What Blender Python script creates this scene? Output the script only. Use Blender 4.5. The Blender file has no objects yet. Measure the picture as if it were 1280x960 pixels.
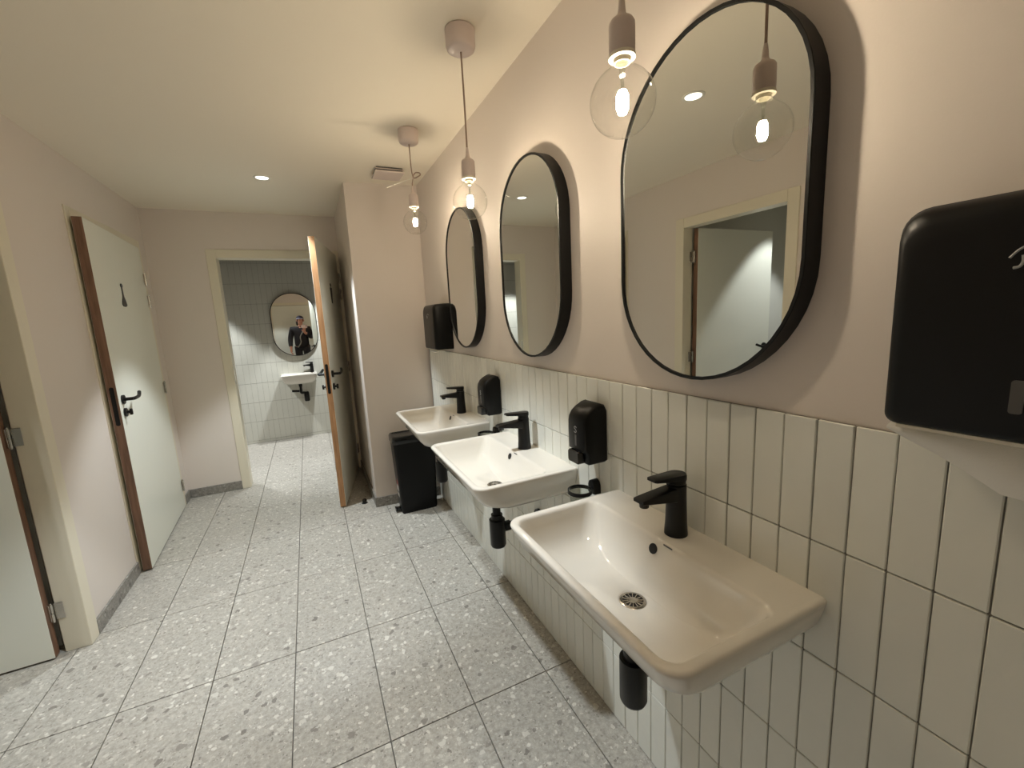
import bpy, bmesh, math, random
from mathutils import Vector, Matrix

random.seed(7)
PI = math.pi
R = math.radians
SC = bpy.context.scene
COL = SC.collection

# ------------------------------------------------------------------ camera
cam_data = bpy.data.cameras.new('camera')
cam_data.sensor_fit = 'HORIZONTAL'
cam_data.sensor_width = 36.0
cam_data.lens = 532.81 / 1280.0 * 36.0
cam_data.clip_start = 0.002
cam_data.clip_end = 60
cam = bpy.data.objects.new('camera', cam_data)
COL.objects.link(cam)
def cam_rot(a, b, c):
    return (Matrix.Rotation(a, 3, 'Z') @ Matrix.Rotation(b, 3, 'X') @ Matrix.Rotation(c, 3, 'Y'))
CM = cam_rot(-0.4375, -0.1604, 0.0512)
CAMLOC = Vector((-0.8118, 0.0, 1.395))
right, fwd, up = CM.col[0], CM.col[1], CM.col[2]
M4 = Matrix.Identity(4)
for i in range(3):
    M4[i][0], M4[i][1], M4[i][2], M4[i][3] = right[i], up[i], -fwd[i], CAMLOC[i]
cam.matrix_world = M4
SC.camera = cam

# ------------------------------------------------------------------ world, exposure
w = bpy.data.worlds.new('world')
SC.world = w
w.use_nodes = True
w.node_tree.nodes['Background'].inputs[0].default_value = (0.05, 0.05, 0.05, 1)
w.node_tree.nodes['Background'].inputs[1].default_value = 0.0
vs = SC.view_settings
vs.view_transform = 'Standard'
vs.look = 'None'
vs.exposure = 0.1
vs.gamma = 1.0
vs.use_curve_mapping = False
SC.cycles.use_denoising = True
SC.cycles.max_bounces = 10
SC.cycles.diffuse_bounces = 6
SC.cycles.glossy_bounces = 6
SC.cycles.transparent_max_bounces = 16
SC.cycles.caustics_reflective = False
SC.cycles.caustics_refractive = False
SC.cycles.sample_clamp_indirect = 4.0

# light levels (used by the lamps' own builders further down)
BULB_STRENGTH = 575.0 
BULB_COLOR = (1.0, 0.84, 0.62) 
DOWN_POWER = 138.0 
DOWN_COLOR = (0.87, 0.95, 1.0) 
ROOM_POWER = 60.0 # downlight of the cubicle beyond the left door
BATH_POWER = 170.0 # downlights of the washroom beyond the doorway
ROOM_COLOR = (0.94, 0.98, 1.0) 

CEIL = 2.342
TILE_TOP = 1.182
TILE_W, TILE_H, TILE_Y0 = 0.05929, 0.2341, 0.20577
LEFT, BACK, BATHY = -1.872, 4.29, 5.93
FRONT = -0.95

# ------------------------------------------------------------------ materials
def new_mat(name):
    m = bpy.data.materials.new(name)
    m.use_nodes = True
    nt = m.node_tree
    return m, nt, nt.nodes['Principled BSDF']

def srgb(r, g, b):
    f = lambda c: (c / 255 / 12.92) if c / 255 <= 0.04045 else ((c / 255 + 0.055) / 1.055) ** 2.4
    return (f(r), f(g), f(b), 1)

def simple(name, col, rough=0.5, metal=0.0, spec=0.5, coat=0.0, bump=0.0, bscale=60, var=0.0):
    m, nt, p = new_mat(name)
    p.inputs['Base Color'].default_value = col
    p.inputs['Roughness'].default_value = rough
    p.inputs['Metallic'].default_value = metal
    p.inputs['Specular IOR Level'].default_value = spec
    if coat:
        p.inputs['Coat Weight'].default_value = coat
        p.inputs['Coat Roughness'].default_value = 0.05
    if bump or var:
        g = nt.nodes.new('ShaderNodeNewGeometry')
        n = nt.nodes.new('ShaderNodeTexNoise')
        n.inputs['Scale'].default_value = bscale
        n.inputs['Detail'].default_value = 4
        nt.links.new(g.outputs['Position'], n.inputs['Vector'])
        if bump:
            b = nt.nodes.new('ShaderNodeBump')
            b.inputs['Strength'].default_value = bump
            b.inputs['Distance'].default_value = 0.002
            nt.links.new(n.outputs['Fac'], b.inputs['Height'])
            nt.links.new(b.outputs['Normal'], p.inputs['Normal'])
        if var:
            mx = nt.nodes.new('ShaderNodeMix')
            mx.data_type = 'RGBA'
            mx.inputs['A'].default_value = tuple(c * (1 - var) for c in col[:3]) + (1,)
            mx.inputs['B'].default_value = tuple(min(1, c * (1 + var)) for c in col[:3]) + (1,)
            nt.links.new(n.outputs['Fac'], mx.inputs['Factor'])
            nt.links.new(mx.outputs['Result'], p.inputs['Base Color'])
    return m

M = {}
M['paint'] = simple('taupe_wall_paint', srgb(217, 207, 198), 0.55, bump=0.08, bscale=180, spec=0.35)
M['ceil'] = simple('cream_ceiling_paint', srgb(232, 223, 206), 0.8, bump=0.05, bscale=120, spec=0.2)
M['white_wall'] = simple('white_partition_paint', srgb(205, 204, 196), 0.6, bump=0.05, bscale=120)
M['wash_low_bounce'] = simple('low_bounce_washroom_paint', srgb(120, 113, 104), 0.7)  # unseen washroom walls and ceiling, darkened to cut the bounced light
M['frame'] = simple('cream_door_frame_paint', srgb(220, 212, 192), 0.4, bump=0.04, bscale=90)
M['leaf'] = simple('white_door_laminate', srgb(226, 226, 214), 0.32, bump=0.03, bscale=200)
M['ceramic'] = simple('white_glazed_ceramic', srgb(222, 217, 207), 0.04, spec=0.75)
M['black'] = simple('matte_black_metal', srgb(14, 14, 14), 0.36, spec=0.3)
M['blackplastic'] = simple('black_plastic', srgb(10, 10, 10), 0.36, spec=0.22)
M['blackgloss'] = simple('glossy_black_plastic', srgb(12, 12, 13), 0.16, spec=0.5)
M['darkgrey'] = simple('dark_grey_plastic', srgb(74, 72, 70), 0.4)
M['greyprint'] = simple('grey_print', srgb(150, 150, 148), 0.5)
M['chrome'] = simple('brushed_chrome', srgb(190, 186, 178), 0.22, metal=1.0)
M['darkhole'] = simple('dark_opening', srgb(20, 18, 16), 0.7)
M['grout'] = simple('grey_wall_grout', srgb(122, 117, 109), 0.85, bump=0.2, bscale=400)
M['floorgrout'] = simple('grey_floor_grout', srgb(118, 112, 104), 0.85, bump=0.2, bscale=400)
M['plastic_taupe'] = simple('taupe_lamp_plastic', srgb(205, 190, 182), 0.45)
M['cord'] = simple('taupe_cord_fabric', srgb(150, 128, 112), 0.7)
M['whiteplastic'] = simple('white_plastic', srgb(228, 224, 212), 0.4)
M['paper'] = simple('white_tissue_paper', srgb(226, 224, 218), 0.9, bump=0.3, bscale=900)
M['sticker_w'] = simple('white_sticker', srgb(205, 200, 190), 0.5)
M['sticker_r'] = simple('red_sticker', srgb(140, 60, 55), 0.5)
M['skin'] = simple('skin', srgb(196, 140, 116), 0.5)
M['jacket'] = simple('black_jacket_fabric', srgb(30, 26, 30), 0.8, bump=0.3, bscale=300)
M['trousers'] = simple('dark_trouser_fabric', srgb(38, 36, 40), 0.8)
M['cap'] = simple('dark_cap_fabric', srgb(46, 42, 58), 0.8)
M['capband'] = simple('pale_cap_strap', srgb(170, 165, 180), 0.7)
M['hair'] = simple('dark_hair', srgb(32, 22, 18), 0.6)
M['strap'] = simple('grey_strap', srgb(150, 142, 130), 0.7)
M['phone'] = simple('pale_pink_phone_case', srgb(214, 190, 188), 0.35)
M['shoe'] = simple('dark_shoe', srgb(25, 24, 24), 0.5)
M['eye'] = simple('eye_dark', srgb(30, 20, 15), 0.2)
M['lip'] = simple('lip', srgb(160, 90, 80), 0.5)

def wood(name, c1, c2, stretch=(40, 40, 3)):
    m, nt, p = new_mat(name)
    tc = nt.nodes.new('ShaderNodeTexCoord')
    mp = nt.nodes.new('ShaderNodeMapping')
    mp.inputs['Scale'].default_value = stretch
    n = nt.nodes.new('ShaderNodeTexNoise')
    n.inputs['Scale'].default_value = 2.0
    n.inputs['Detail'].default_value = 6
    cr = nt.nodes.new('ShaderNodeValToRGB')
    cr.color_ramp.elements[0].position = 0.3
    cr.color_ramp.elements[0].color = c1
    cr.color_ramp.elements[1].position = 0.7
    cr.color_ramp.elements[1].color = c2
    nt.links.new(tc.outputs['Object'], mp.inputs['Vector'])
    nt.links.new(mp.outputs['Vector'], n.inputs['Vector'])
    nt.links.new(n.outputs['Fac'], cr.inputs['Fac'])
    nt.links.new(cr.outputs['Color'], p.inputs['Base Color'])
    p.inputs['Roughness'].default_value = 0.5
    return m
M['wood_dark'] = wood('brown_door_edge_wood', srgb(104, 78, 62), srgb(136, 104, 84))
M['wood_light'] = wood('light_oak_door_edge_wood', srgb(158, 116, 78), srgb(188, 144, 102))

def wall_tile_mat(name, base, var):
    m, nt, p = new_mat(name)
    oi = nt.nodes.new('ShaderNodeObjectInfo')
    g = nt.nodes.new('ShaderNodeNewGeometry')
    n = nt.nodes.new('ShaderNodeTexNoise')
    n.inputs['Scale'].default_value = 22
    n.inputs['Detail'].default_value = 2
    n2 = nt.nodes.new('ShaderNodeTexNoise')
    n2.inputs['Scale'].default_value = 9
    add = nt.nodes.new('ShaderNodeVectorMath')
    add.operation = 'ADD'
    nt.links.new(g.outputs['Position'], add.inputs[0])
    comb = nt.nodes.new('ShaderNodeCombineXYZ')
    mul = nt.nodes.new('ShaderNodeMath')
    mul.operation = 'MULTIPLY'
    mul.inputs[1].default_value = 40
    nt.links.new(oi.outputs['Random'], mul.inputs[0])
    nt.links.new(mul.outputs[0], comb.inputs[0])
    nt.links.new(comb.outputs[0], add.inputs[1])
    nt.links.new(add.outputs[0], n.inputs['Vector'])
    nt.links.new(add.outputs[0], n2.inputs['Vector'])
    b = nt.nodes.new('ShaderNodeBump')
    b.inputs['Strength'].default_value = 0.22
    b.inputs['Distance'].default_value = 0.006
    nt.links.new(n.outputs['Fac'], b.inputs['Height'])
    nt.links.new(b.outputs['Normal'], p.inputs['Normal'])
    mx = nt.nodes.new('ShaderNodeMix')
    mx.data_type = 'RGBA'
    mx.inputs['A'].default_value = tuple(c * (1 - var) for c in base[:3]) + (1,)
    mx.inputs['B'].default_value = tuple(min(1, c * (1 + var)) for c in base[:3]) + (1,)
    av = nt.nodes.new('ShaderNodeMath')
    av.operation = 'ADD'
    nt.links.new(oi.outputs['Random'], av.inputs[0])
    nt.links.new(n2.outputs['Fac'], av.inputs[1])
    hf = nt.nodes.new('ShaderNodeMath')
    hf.operation = 'MULTIPLY'
    hf.inputs[1].default_value = 0.5
    nt.links.new(av.outputs[0], hf.inputs[0])
    nt.links.new(hf.outputs[0], mx.inputs['Factor'])
    nt.links.new(mx.outputs['Result'], p.inputs['Base Color'])
    p.inputs['Roughness'].default_value = 0.16
    return m
M['tile'] = wall_tile_mat('cream_glazed_tile', srgb(219, 219, 210), 0.08)
M['bathtile'] = wall_tile_mat('pale_grey_glazed_tile', srgb(204, 203, 192), 0.06)

def terrazzo(name, dark=1.0):
    m, nt, p = new_mat(name)
    L = nt.links
    oi = nt.nodes.new('ShaderNodeObjectInfo')
    g = nt.nodes.new('ShaderNodeNewGeometry')
    comb = nt.nodes.new('ShaderNodeCombineXYZ')
    mul = nt.nodes.new('ShaderNodeMath'); mul.operation = 'MULTIPLY'; mul.inputs[1].default_value = 53.0
    L.new(oi.outputs['Random'], mul.inputs[0])
    L.new(mul.outputs[0], comb.inputs[0]); L.new(mul.outputs[0], comb.inputs[2])
    add = nt.nodes.new('ShaderNodeVectorMath'); add.operation = 'ADD'
    L.new(g.outputs['Position'], add.inputs[0]); L.new(comb.outputs[0], add.inputs[1])
    # wobble the lookup a little so the chips are not perfect polygons
    nz = nt.nodes.new('ShaderNodeTexNoise'); nz.inputs['Scale'].default_value = 60
    L.new(add.outputs[0], nz.inputs['Vector'])
    wob = nt.nodes.new('ShaderNodeVectorMath'); wob.operation = 'MULTIPLY_ADD'
    wob.inputs[1].default_value = (0.022, 0.022, 0.022)
    L.new(nz.outputs['Color'], wob.inputs[0]); L.new(add.outputs[0], wob.inputs[2])
    base = nt.nodes.new('ShaderNodeTexNoise'); base.inputs['Scale'].default_value = 55; base.inputs['Detail'].default_value = 8
    base.inputs['Roughness'].default_value = 0.75
    L.new(add.outputs[0], base.inputs['Vector'])
    cr = nt.nodes.new('ShaderNodeValToRGB')
    cr.color_ramp.elements[0].position = 0.30; cr.color_ramp.elements[0].color = srgb(138, 133, 124)
    cr.color_ramp.elements[1].position = 0.72; cr.color_ramp.elements[1].color = srgb(192, 187, 177)
    L.new(base.outputs['Fac'], cr.inputs['Fac'])
    cur = cr.outputs['Color']
    def chips(scale, lo, hi, rad, cols, prev, seed, mix=.85):
        off = nt.nodes.new('ShaderNodeVectorMath'); off.operation = 'ADD'; off.inputs[1].default_value = (seed, seed * 2, seed * 3)
        L.new(wob.outputs[0], off.inputs[0])
        v = nt.nodes.new('ShaderNodeTexVoronoi'); v.inputs['Scale'].default_value = scale
        v.distance = 'EUCLIDEAN'
        L.new(off.outputs[0], v.inputs['Vector'])
        sep = nt.nodes.new('ShaderNodeSeparateColor'); L.new(v.outputs['Color'], sep.inputs[0])
        c1 = nt.nodes.new('ShaderNodeMath'); c1.operation = 'LESS_THAN'; c1.inputs[1].default_value = hi
        L.new(sep.outputs[0], c1.inputs[0])
        rr = nt.nodes.new('ShaderNodeMath'); rr.operation = 'MULTIPLY_ADD'; rr.inputs[1].default_value = rad * 0.8; rr.inputs[2].default_value = rad * 0.4
        L.new(sep.outputs[1], rr.inputs[0])
        c2 = nt.nodes.new('ShaderNodeMath'); c2.operation = 'LESS_THAN'
        L.new(v.outputs['Distance'], c2.inputs[0]); L.new(rr.outputs[0], c2.inputs[1])
        f = nt.nodes.new('ShaderNodeMath'); f.operation = 'MULTIPLY'
        L.new(c1.outputs[0], f.inputs[0]); L.new(c2.outputs[0], f.inputs[1])
        f2 = nt.nodes.new('ShaderNodeMath'); f2.operation = 'MULTIPLY'; f2.inputs[1].default_value = mix
        L.new(f.outputs[0], f2.inputs[0])
        ramp = nt.nodes.new('ShaderNodeValToRGB')
        ramp.color_ramp.elements[0].color = cols[0]; ramp.color_ramp.elements[1].color = cols[1]
        L.new(sep.outputs[2], ramp.inputs['Fac'])
        mx = nt.nodes.new('ShaderNodeMix'); mx.data_type = 'RGBA'
        L.new(f2.outputs[0], mx.inputs['Factor']); L.new(prev, mx.inputs['A']); L.new(ramp.outputs['Color'], mx.inputs['B'])
        return mx.outputs['Result']
    cur = chips(150, 0, 0.34, 0.40, (srgb(178, 173, 163), srgb(214, 209, 198)), cur, 1, .60)
    cur = chips(95, 0, 0.22, 0.38, (srgb(104, 99, 92), srgb(140, 135, 126)), cur, 2, .75)
    cur = chips(60, 0, 0.20, 0.42, (srgb(190, 186, 176), srgb(222, 218, 207)), cur, 3, .75)
    cur = chips(34, 0, 0.13, 0.42, (srgb(104, 99, 92), srgb(150, 144, 136)), cur, 4, .80)
    cur = chips(38, 0, 0.09, 0.42, (srgb(196, 192, 181), srgb(220, 216, 206)), cur, 6, .70)
    if dark != 1.0:
        dm = nt.nodes.new('ShaderNodeMix'); dm.data_type = 'RGBA'; dm.blend_type = 'MULTIPLY'
        dm.inputs['Factor'].default_value = 1.0; dm.inputs['B'].default_value = (dark, dark, dark * 1.02, 1)
        L.new(cur, dm.inputs['A']); cur = dm.outputs['Result']
    L.new(cur, p.inputs['Base Color'])
    p.inputs['Roughness'].default_value = 0.42
    p.inputs['Specular IOR Level'].default_value = 0.4
    return m
M['terrazzo'] = terrazzo('pale_grey_terrazzo')
M['skirting'] = terrazzo('dark_grey_terrazzo_skirting', 0.62)

def emission(name, col, strength):
    m, nt, p = new_mat(name)
    nt.nodes.remove(p)
    e = nt.nodes.new('ShaderNodeEmission')
    e.inputs[0].default_value = col if len(col) == 4 else (*col, 1)
    e.inputs[1].default_value = strength
    nt.links.new(e.outputs[0], nt.nodes['Material Output'].inputs[0])
    return m
M['filament'] = emission('glowing_filament', BULB_COLOR, BULB_STRENGTH)
M['lens'] = emission('lit_downlight_lens', (1, 0.95, 0.84, 1), 3.0)

def mirror_mat():
    m, nt, p = new_mat('mirror_silver')
    p.inputs['Base Color'].default_value = (0.86, 0.87, 0.84, 1)
    p.inputs['Metallic'].default_value = 1
    p.inputs['Roughness'].default_value = 0.0
    return m
M['mirror'] = mirror_mat()

def clear_glass(name, tint=(1, 1, 1, 1), ior=1.45, boost=1.0):
    m, nt, p = new_mat(name)
    nt.nodes.remove(p)
    t = nt.nodes.new('ShaderNodeBsdfTransparent'); t.inputs[0].default_value = tint
    g = nt.nodes.new('ShaderNodeBsdfGlossy'); g.inputs['Roughness'].default_value = 0.02
    # Schlick reflectance from the facing angle, the same for both sides of the thin shell
    lw = nt.nodes.new('ShaderNodeLayerWeight'); lw.inputs['Blend'].default_value = 0.5
    pw = nt.nodes.new('ShaderNodeMath'); pw.operation = 'POWER'; pw.inputs[1].default_value = 5.0
    nt.links.new(lw.outputs['Facing'], pw.inputs[0])
    f = nt.nodes.new('ShaderNodeMath'); f.operation = 'MULTIPLY_ADD'; f.inputs[1].default_value = 0.8; f.inputs[2].default_value = 0.05
    nt.links.new(pw.outputs[0], f.inputs[0])
    mx = nt.nodes.new('ShaderNodeMixShader')
    nt.links.new(f.outputs[0], mx.inputs[0]); nt.links.new(t.outputs[0], mx.inputs[1]); nt.links.new(g.outputs[0], mx.inputs[2])
    nt.links.new(mx.outputs[0], nt.nodes['Material Output'].inputs[0])
    return m
M['glass'] = clear_glass('clear_bulb_glass', (0.97, 0.97, 0.96, 1))
M['cupglass'] = clear_glass('clear_tumbler_glass', (0.86, 0.88, 0.86, 1), 1.5)

# ------------------------------------------------------------------ mesh helpers
def finish(me, smooth):
    if smooth:
        for p in me.polygons:
            p.use_smooth = True
        me.set_sharp_from_angle(angle=R(smooth))

def obj(name, bm, mats, parent=None, loc=(0, 0, 0), rotz=0.0, smooth=35, fixn=True):
    if fixn:
        bmesh.ops.recalc_face_normals(bm, faces=bm.faces)
    me = bpy.data.meshes.new(name)
    bm.to_mesh(me)
    bm.free()
    finish(me, smooth)
    for m in (mats if isinstance(mats, (list, tuple)) else [mats]):
        me.materials.append(m)
    o = bpy.data.objects.new(name, me)
    COL.objects.link(o)
    o.location = loc
    o.rotation_euler[2] = rotz
    if parent:
        o.parent = parent
    return o

def empty(name, loc=(0, 0, 0), rotz=0.0):
    o = bpy.data.objects.new(name, None)
    COL.objects.link(o)
    o.location = loc
    o.rotation_euler[2] = rotz
    o.empty_display_size = 0.05
    return o

def tag(o, label=None, cat=None, group=None, kind=None):
    if label: o['label'] = label
    if cat: o['category'] = cat
    if group: o['group'] = group
    if kind: o['kind'] = kind
    return o

def dup(root, loc, label):
    r = root.copy(); COL.objects.link(r); r.location = loc; r['label'] = label
    for ch in list(root.children):
        c = ch.copy(); COL.objects.link(c); c.parent = r
        for g in list(ch.children):
            d = g.copy(); COL.objects.link(d); d.parent = c
    return r

def B():
    return bmesh.new()

def box(bm, x0, x1, y0, y1, z0, z1, bev=0.0, seg=1, mat=0):
    vs_ = [bm.verts.new((x, y, z)) for x in (x0, x1) for y in (y0, y1) for z in (z0, z1)]
    idx = [(0, 1, 3, 2), (4, 6, 7, 5), (0, 4, 5, 1), (2, 3, 7, 6), (0, 2, 6, 4), (1, 5, 7, 3)]
    fs = [bm.faces.new([vs_[i] for i in f]) for f in idx]
    for f in fs:
        f.material_index = mat
    if bev:
        es = set(e for f in fs for e in f.edges)
        bmesh.ops.bevel(bm, geom=list(es), offset=bev, segments=seg, affect='EDGES', profile=0.5, clamp_overlap=True)
    return fs

def loft(bm, rings, cap0=True, cap1=True, closed=True, mat=0):
    vr = [[bm.verts.new(p) for p in r] for r in rings]
    n = len(rings[0])
    for a, b in zip(vr, vr[1:]):
        for i in range(n if closed else n - 1):
            f = bm.faces.new((a[i], a[(i + 1) % n], b[(i + 1) % n], b[i]))
            f.material_index = mat
    if cap0:
        bm.faces.new(list(reversed(vr[0]))).material_index = mat
    if cap1:
        bm.faces.new(vr[-1]).material_index = mat
    return vr

def rrect(a0, a1, b0, b1, r, n=6):
    """rounded rectangle in the (a, b) plane, anticlockwise, 4*(n+1) points; r may be a 4-tuple for the corners
    (a0,b0),(a1,b0),(a1,b1),(a0,b1)"""
    if not isinstance(r, (tuple, list)):
        r = (r,) * 4
    pts = []
    cs = [(a0, b0, 1, 1, PI), (a1, b0, -1, 1, 1.5 * PI), (a1, b1, -1, -1, 0), (a0, b1, 1, -1, .5 * PI)]
    for (a, b, sa, sb, t0), rr in zip(cs, r):
        ca, cb = a + sa * rr, b + sb * rr
        for k in range(n + 1):
            t = t0 + .5 * PI * k / n
            pts.append((ca + rr * math.cos(t), cb + rr * math.sin(t)))
    return pts

def circ(cx, cy, z, r, n=24, ry=None):
    ry = r if ry is None else ry
    return [(cx + r * math.cos(2 * PI * i / n), cy + ry * math.sin(2 * PI * i / n), z) for i in range(n)]

def lathe(bm, prof, n=24, cx=0, cy=0, cap0=True, cap1=True, mat=0):
    loft(bm, [circ(cx, cy, z, max(r, 1e-4), n) for r, z in prof], cap0, cap1, mat=mat)

def tube(bm, pts, rad, n=8, caps=True, mat=0):
    pts = [Vector(p) for p in pts]
    rads = rad if isinstance(rad, (list, tuple)) else [rad] * len(pts)
    rings = []
    prev = None
    for i, p in enumerate(pts):
        t = (pts[min(i + 1, len(pts) - 1)] - pts[max(i - 1, 0)]).normalized()
        if prev is None:
            a = Vector((0, 0, 1)) if abs(t.z) < 0.9 else Vector((1, 0, 0))
            u = t.cross(a).normalized()
        else:
            u = (prev - t * prev.dot(t)).normalized()
        v = t.cross(u)
        prev = u
        rings.append([p + (u * math.cos(2 * PI * k / n) + v * math.sin(2 * PI * k / n)) * rads[i] for k in range(n)])
    loft(bm, rings, caps, caps, mat=mat)

def smooth_path(pts, k=8):
    pts = [Vector(p) for p in pts]
    out = []
    for i in range(len(pts) - 1):
        p0, p1, p2, p3 = pts[max(i - 1, 0)], pts[i], pts[i + 1], pts[min(i + 2, len(pts) - 1)]
        for j in range(k):
            t = j / k
            out.append(0.5 * ((2 * p1) + (p2 - p0) * t + (2 * p0 - 5 * p1 + 4 * p2 - p3) * t * t + (3 * p1 - p0 - 3 * p2 + p3) * t ** 3))
    out.append(pts[-1])
    return out

def extrude_poly(bm, pts3, d):
    d = Vector(d)
    loft(bm, [[Vector(p) for p in pts3], [Vector(p) + d for p in pts3]])

# ------------------------------------------------------------------ room shell
T = 0.12
def wall(name, boxes, mat):
    bm = B()
    for b in boxes:
        box(bm, *b)
    o = obj(name, bm, mat, smooth=0)
    o['kind'] = 'structure'
    return o

bm = B(); box(bm, -3.6, 0.3, FRONT - T, BATHY + 0.2, -0.12, -0.0105)
floor = obj('floor', bm, M['floorgrout'], smooth=0); floor['kind'] = 'structure'
bm = B(); box(bm, -3.6, 0.3, FRONT - T, BACK + T / 2, CEIL, CEIL + 0.1)
ceiling = obj('ceiling', bm, M['ceil'], smooth=0); ceiling['kind'] = 'structure'
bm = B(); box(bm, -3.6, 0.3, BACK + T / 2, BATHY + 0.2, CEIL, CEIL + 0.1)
o = obj('ceiling_washroom', bm, M['wash_low_bounce'], smooth=0); o['kind'] = 'structure'  # separate ceiling piece, coloured dark so less light bounces back

D1 = (1.600, 2.505, 2.035)    # opening of the left cubicle door (y0, y1, top)
D2 = (3.060, 4.150, 2.070)    # second door
D3 = (-1.483, -0.482, 2.042)  # doorway in the back wall (x0, x1, top)
xl = LEFT - T
wall('wall_left', [
    (xl, LEFT, FRONT, D1[0], 0, CEIL), (xl, LEFT, D1[0], D1[1], D1[2], CEIL), (xl, LEFT, D1[1], D2[0], 0, CEIL),
    (xl, LEFT, D2[0], D2[1], D2[2], CEIL), (xl, LEFT, D2[1], BACK + T, 0, CEIL)], M['paint'])
wall('wall_back', [
    (LEFT, D3[0], BACK, BACK + T, 0, CEIL), (D3[0], D3[1], BACK, BACK + T, D3[2], CEIL), (D3[1], 0.3, BACK, BACK + T, 0, CEIL)], M['paint'])
wall('wall_front', [(-3.6, -1.66, FRONT - T, FRONT, 0, CEIL), (-1.66, -0.60, FRONT - T, FRONT, 2.0, CEIL), (-0.60, 0.3, FRONT - T, FRONT, 0, CEIL)], M['paint'])
wall_right = wall('wall_right', [(0.009, 0.13, FRONT, 3.2, 0, CEIL)], M['paint'])
# boxed-in shaft at the end of the basins, its face slightly out of square
bm = B()
extrude_poly(bm, [(-0.480, 3.245, 0), (0.13, 3.1942, 0), (0.13, BACK, 0), (-0.480, BACK, 0)], (0, 0, CEIL))
pil = obj('wall_pillar', bm, M['paint'], smooth=0); pil['kind'] = 'structure'
# cubicle behind the left door and the closed one behind the second door
wall('wall_cubicle_far', [(-3.42, -3.30, 0.8, 2.62, 0, CEIL)], M['white_wall'])
wall('wall_cubicle_left', [(-3.42, xl, 0.8 - T, 0.8, 0, CEIL)], M['white_wall'])
wall('wall_cubicle_right', [(-3.42, xl, 2.50, 2.62, 0, CEIL)], M['white_wall'])
wall('wall_second_cubicle', [(-3.0, -2.9, 2.62, BACK, 0, CEIL)], M['white_wall'])
# washroom beyond the doorway
wash_back = wall('wall_washroom_back', [(-2.92, 0.3, BATHY + 0.008, BATHY + 0.13, 0, CEIL)], M['grout'])
wall('wall_washroom_left', [(-3.04, -2.92, BACK, BATHY + 0.13, 0, CEIL)], M['wash_low_bounce'])
wall('wall_washroom_right', [(0.18, 0.3, BACK + T, BATHY, 0, CEIL)], M['wash_low_bounce'])
wall('wall_washroom_front', [(-2.92, xl, BACK, BACK + T, 0, CEIL)], M['wash_low_bounce'])

# ---- floor tiles 60 x 30 cm, each one a part of the floor
OX, OY, G = -2.2153, 1.9110, 0.0018
def floor_tile_mesh(x0, x1, y0, y1):
    bm = B()
    box(bm, x0, x1, y0, y1, -0.010, 0.0, 0.0008)
    return bm
proto = None
for i in range(-4, 9):
    for j in range(-5, 8):
        x0, x1 = OX + .3 * i + G, OX + .3 * (i + 1) - G
        y0, y1 = OY + .6 * j + G, OY + .6 * (j + 1) - G
        if x1 < -3.3 or x0 > 0.3 or y1 < FRONT or y0 > BATHY + .1:
            continue
        if x1 < xl and (y1 < 0.8 or y0 > 4.4):
            if not (y0 > 4.2 and x1 > -2.92): continue
        if proto is None:
            proto = obj('floor_tile', floor_tile_mesh(-.15 + G, .15 - G, -.3 + G, .3 - G), M['terrazzo'], floor, smooth=0)
            t = proto
        else:
            t = proto.copy(); COL.objects.link(t); t.parent = floor
        t.location = ((x0 + x1) / 2, (y0 + y1) / 2, random.uniform(-0.0004, 0.0))

# ---- upright wall tiles behind the basins, each one a part of the wall
def tile_bm(h):
    bm = B()
    box(bm, 0.0, 0.0087, -TILE_W / 2 + .0011, TILE_W / 2 - .0011, -h / 2, h / 2, 0.0016)
    return bm
tile_meshes = {}
far_bm = B()
for row in range(5):
    zt = TILE_TOP - row * TILE_H - 0.0011
    zb = TILE_TOP - (row + 1) * TILE_H + 0.0011
    if row == 4: zb = 0.002
    for k in range(-13, 51):
        yc = TILE_Y0 + (k + .5) * TILE_W
        if yc < -0.7 or yc + TILE_W / 2 > 3.21: continue
        y_hi = yc + TILE_W / 2
        if 0.02 < yc < 2.25:
            if row not in tile_meshes:
                o = obj('wall_tile', tile_bm(zt - zb), M['tile'], wall_right, smooth=0)
                tile_meshes[row] = o
            else:
                o = tile_meshes[row].copy(); COL.objects.link(o); o.parent = wall_right
            o.location = (random.uniform(-.0005, .0005), yc, (zt + zb) / 2)
            o.rotation_euler = (random.uniform(-.0025, .0025), random.uniform(-.0025, .0025), random.uniform(-.006, .006))
        else:
            box(far_bm, random.uniform(-.0005, .0005), .0087, yc - TILE_W / 2 + .0009, yc + TILE_W / 2 - .0009, zb, zt, .0016)
o = obj('far_wall_tile', far_bm, M['tile'], wall_right, smooth=0); o['kind'] = 'stuff'
bm = B(); box(bm, 0.0045, 0.0089, -0.72, 3.2, 0, TILE_TOP - 0.0008)
obj('grout', bm, M['grout'], wall_right, smooth=0)

# ---- narrow upright tiles of the washroom's back wall
bm = B()
nrow = 11
for row in range(-1, 10):
    z0, z1 = max(0.002, .0327 + .2345 * row + .0013), min(CEIL - .002, .0327 + .2345 * (row + 1) - .0013)
    if z1 - z0 < .02: continue
    for k in range(0, 54):
        x0 = -2.92 + k * .0593
        if x0 + .0593 > .18: continue
        d = random.uniform(-.0006, .0006)
        box(bm, x0 + .0005, x0 + .0588, BATHY + d, BATHY + .0085, z0, z1)
o = obj('washroom_tile', bm, M['bathtile'], wash_back, smooth=0); o['kind'] = 'stuff'

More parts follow.
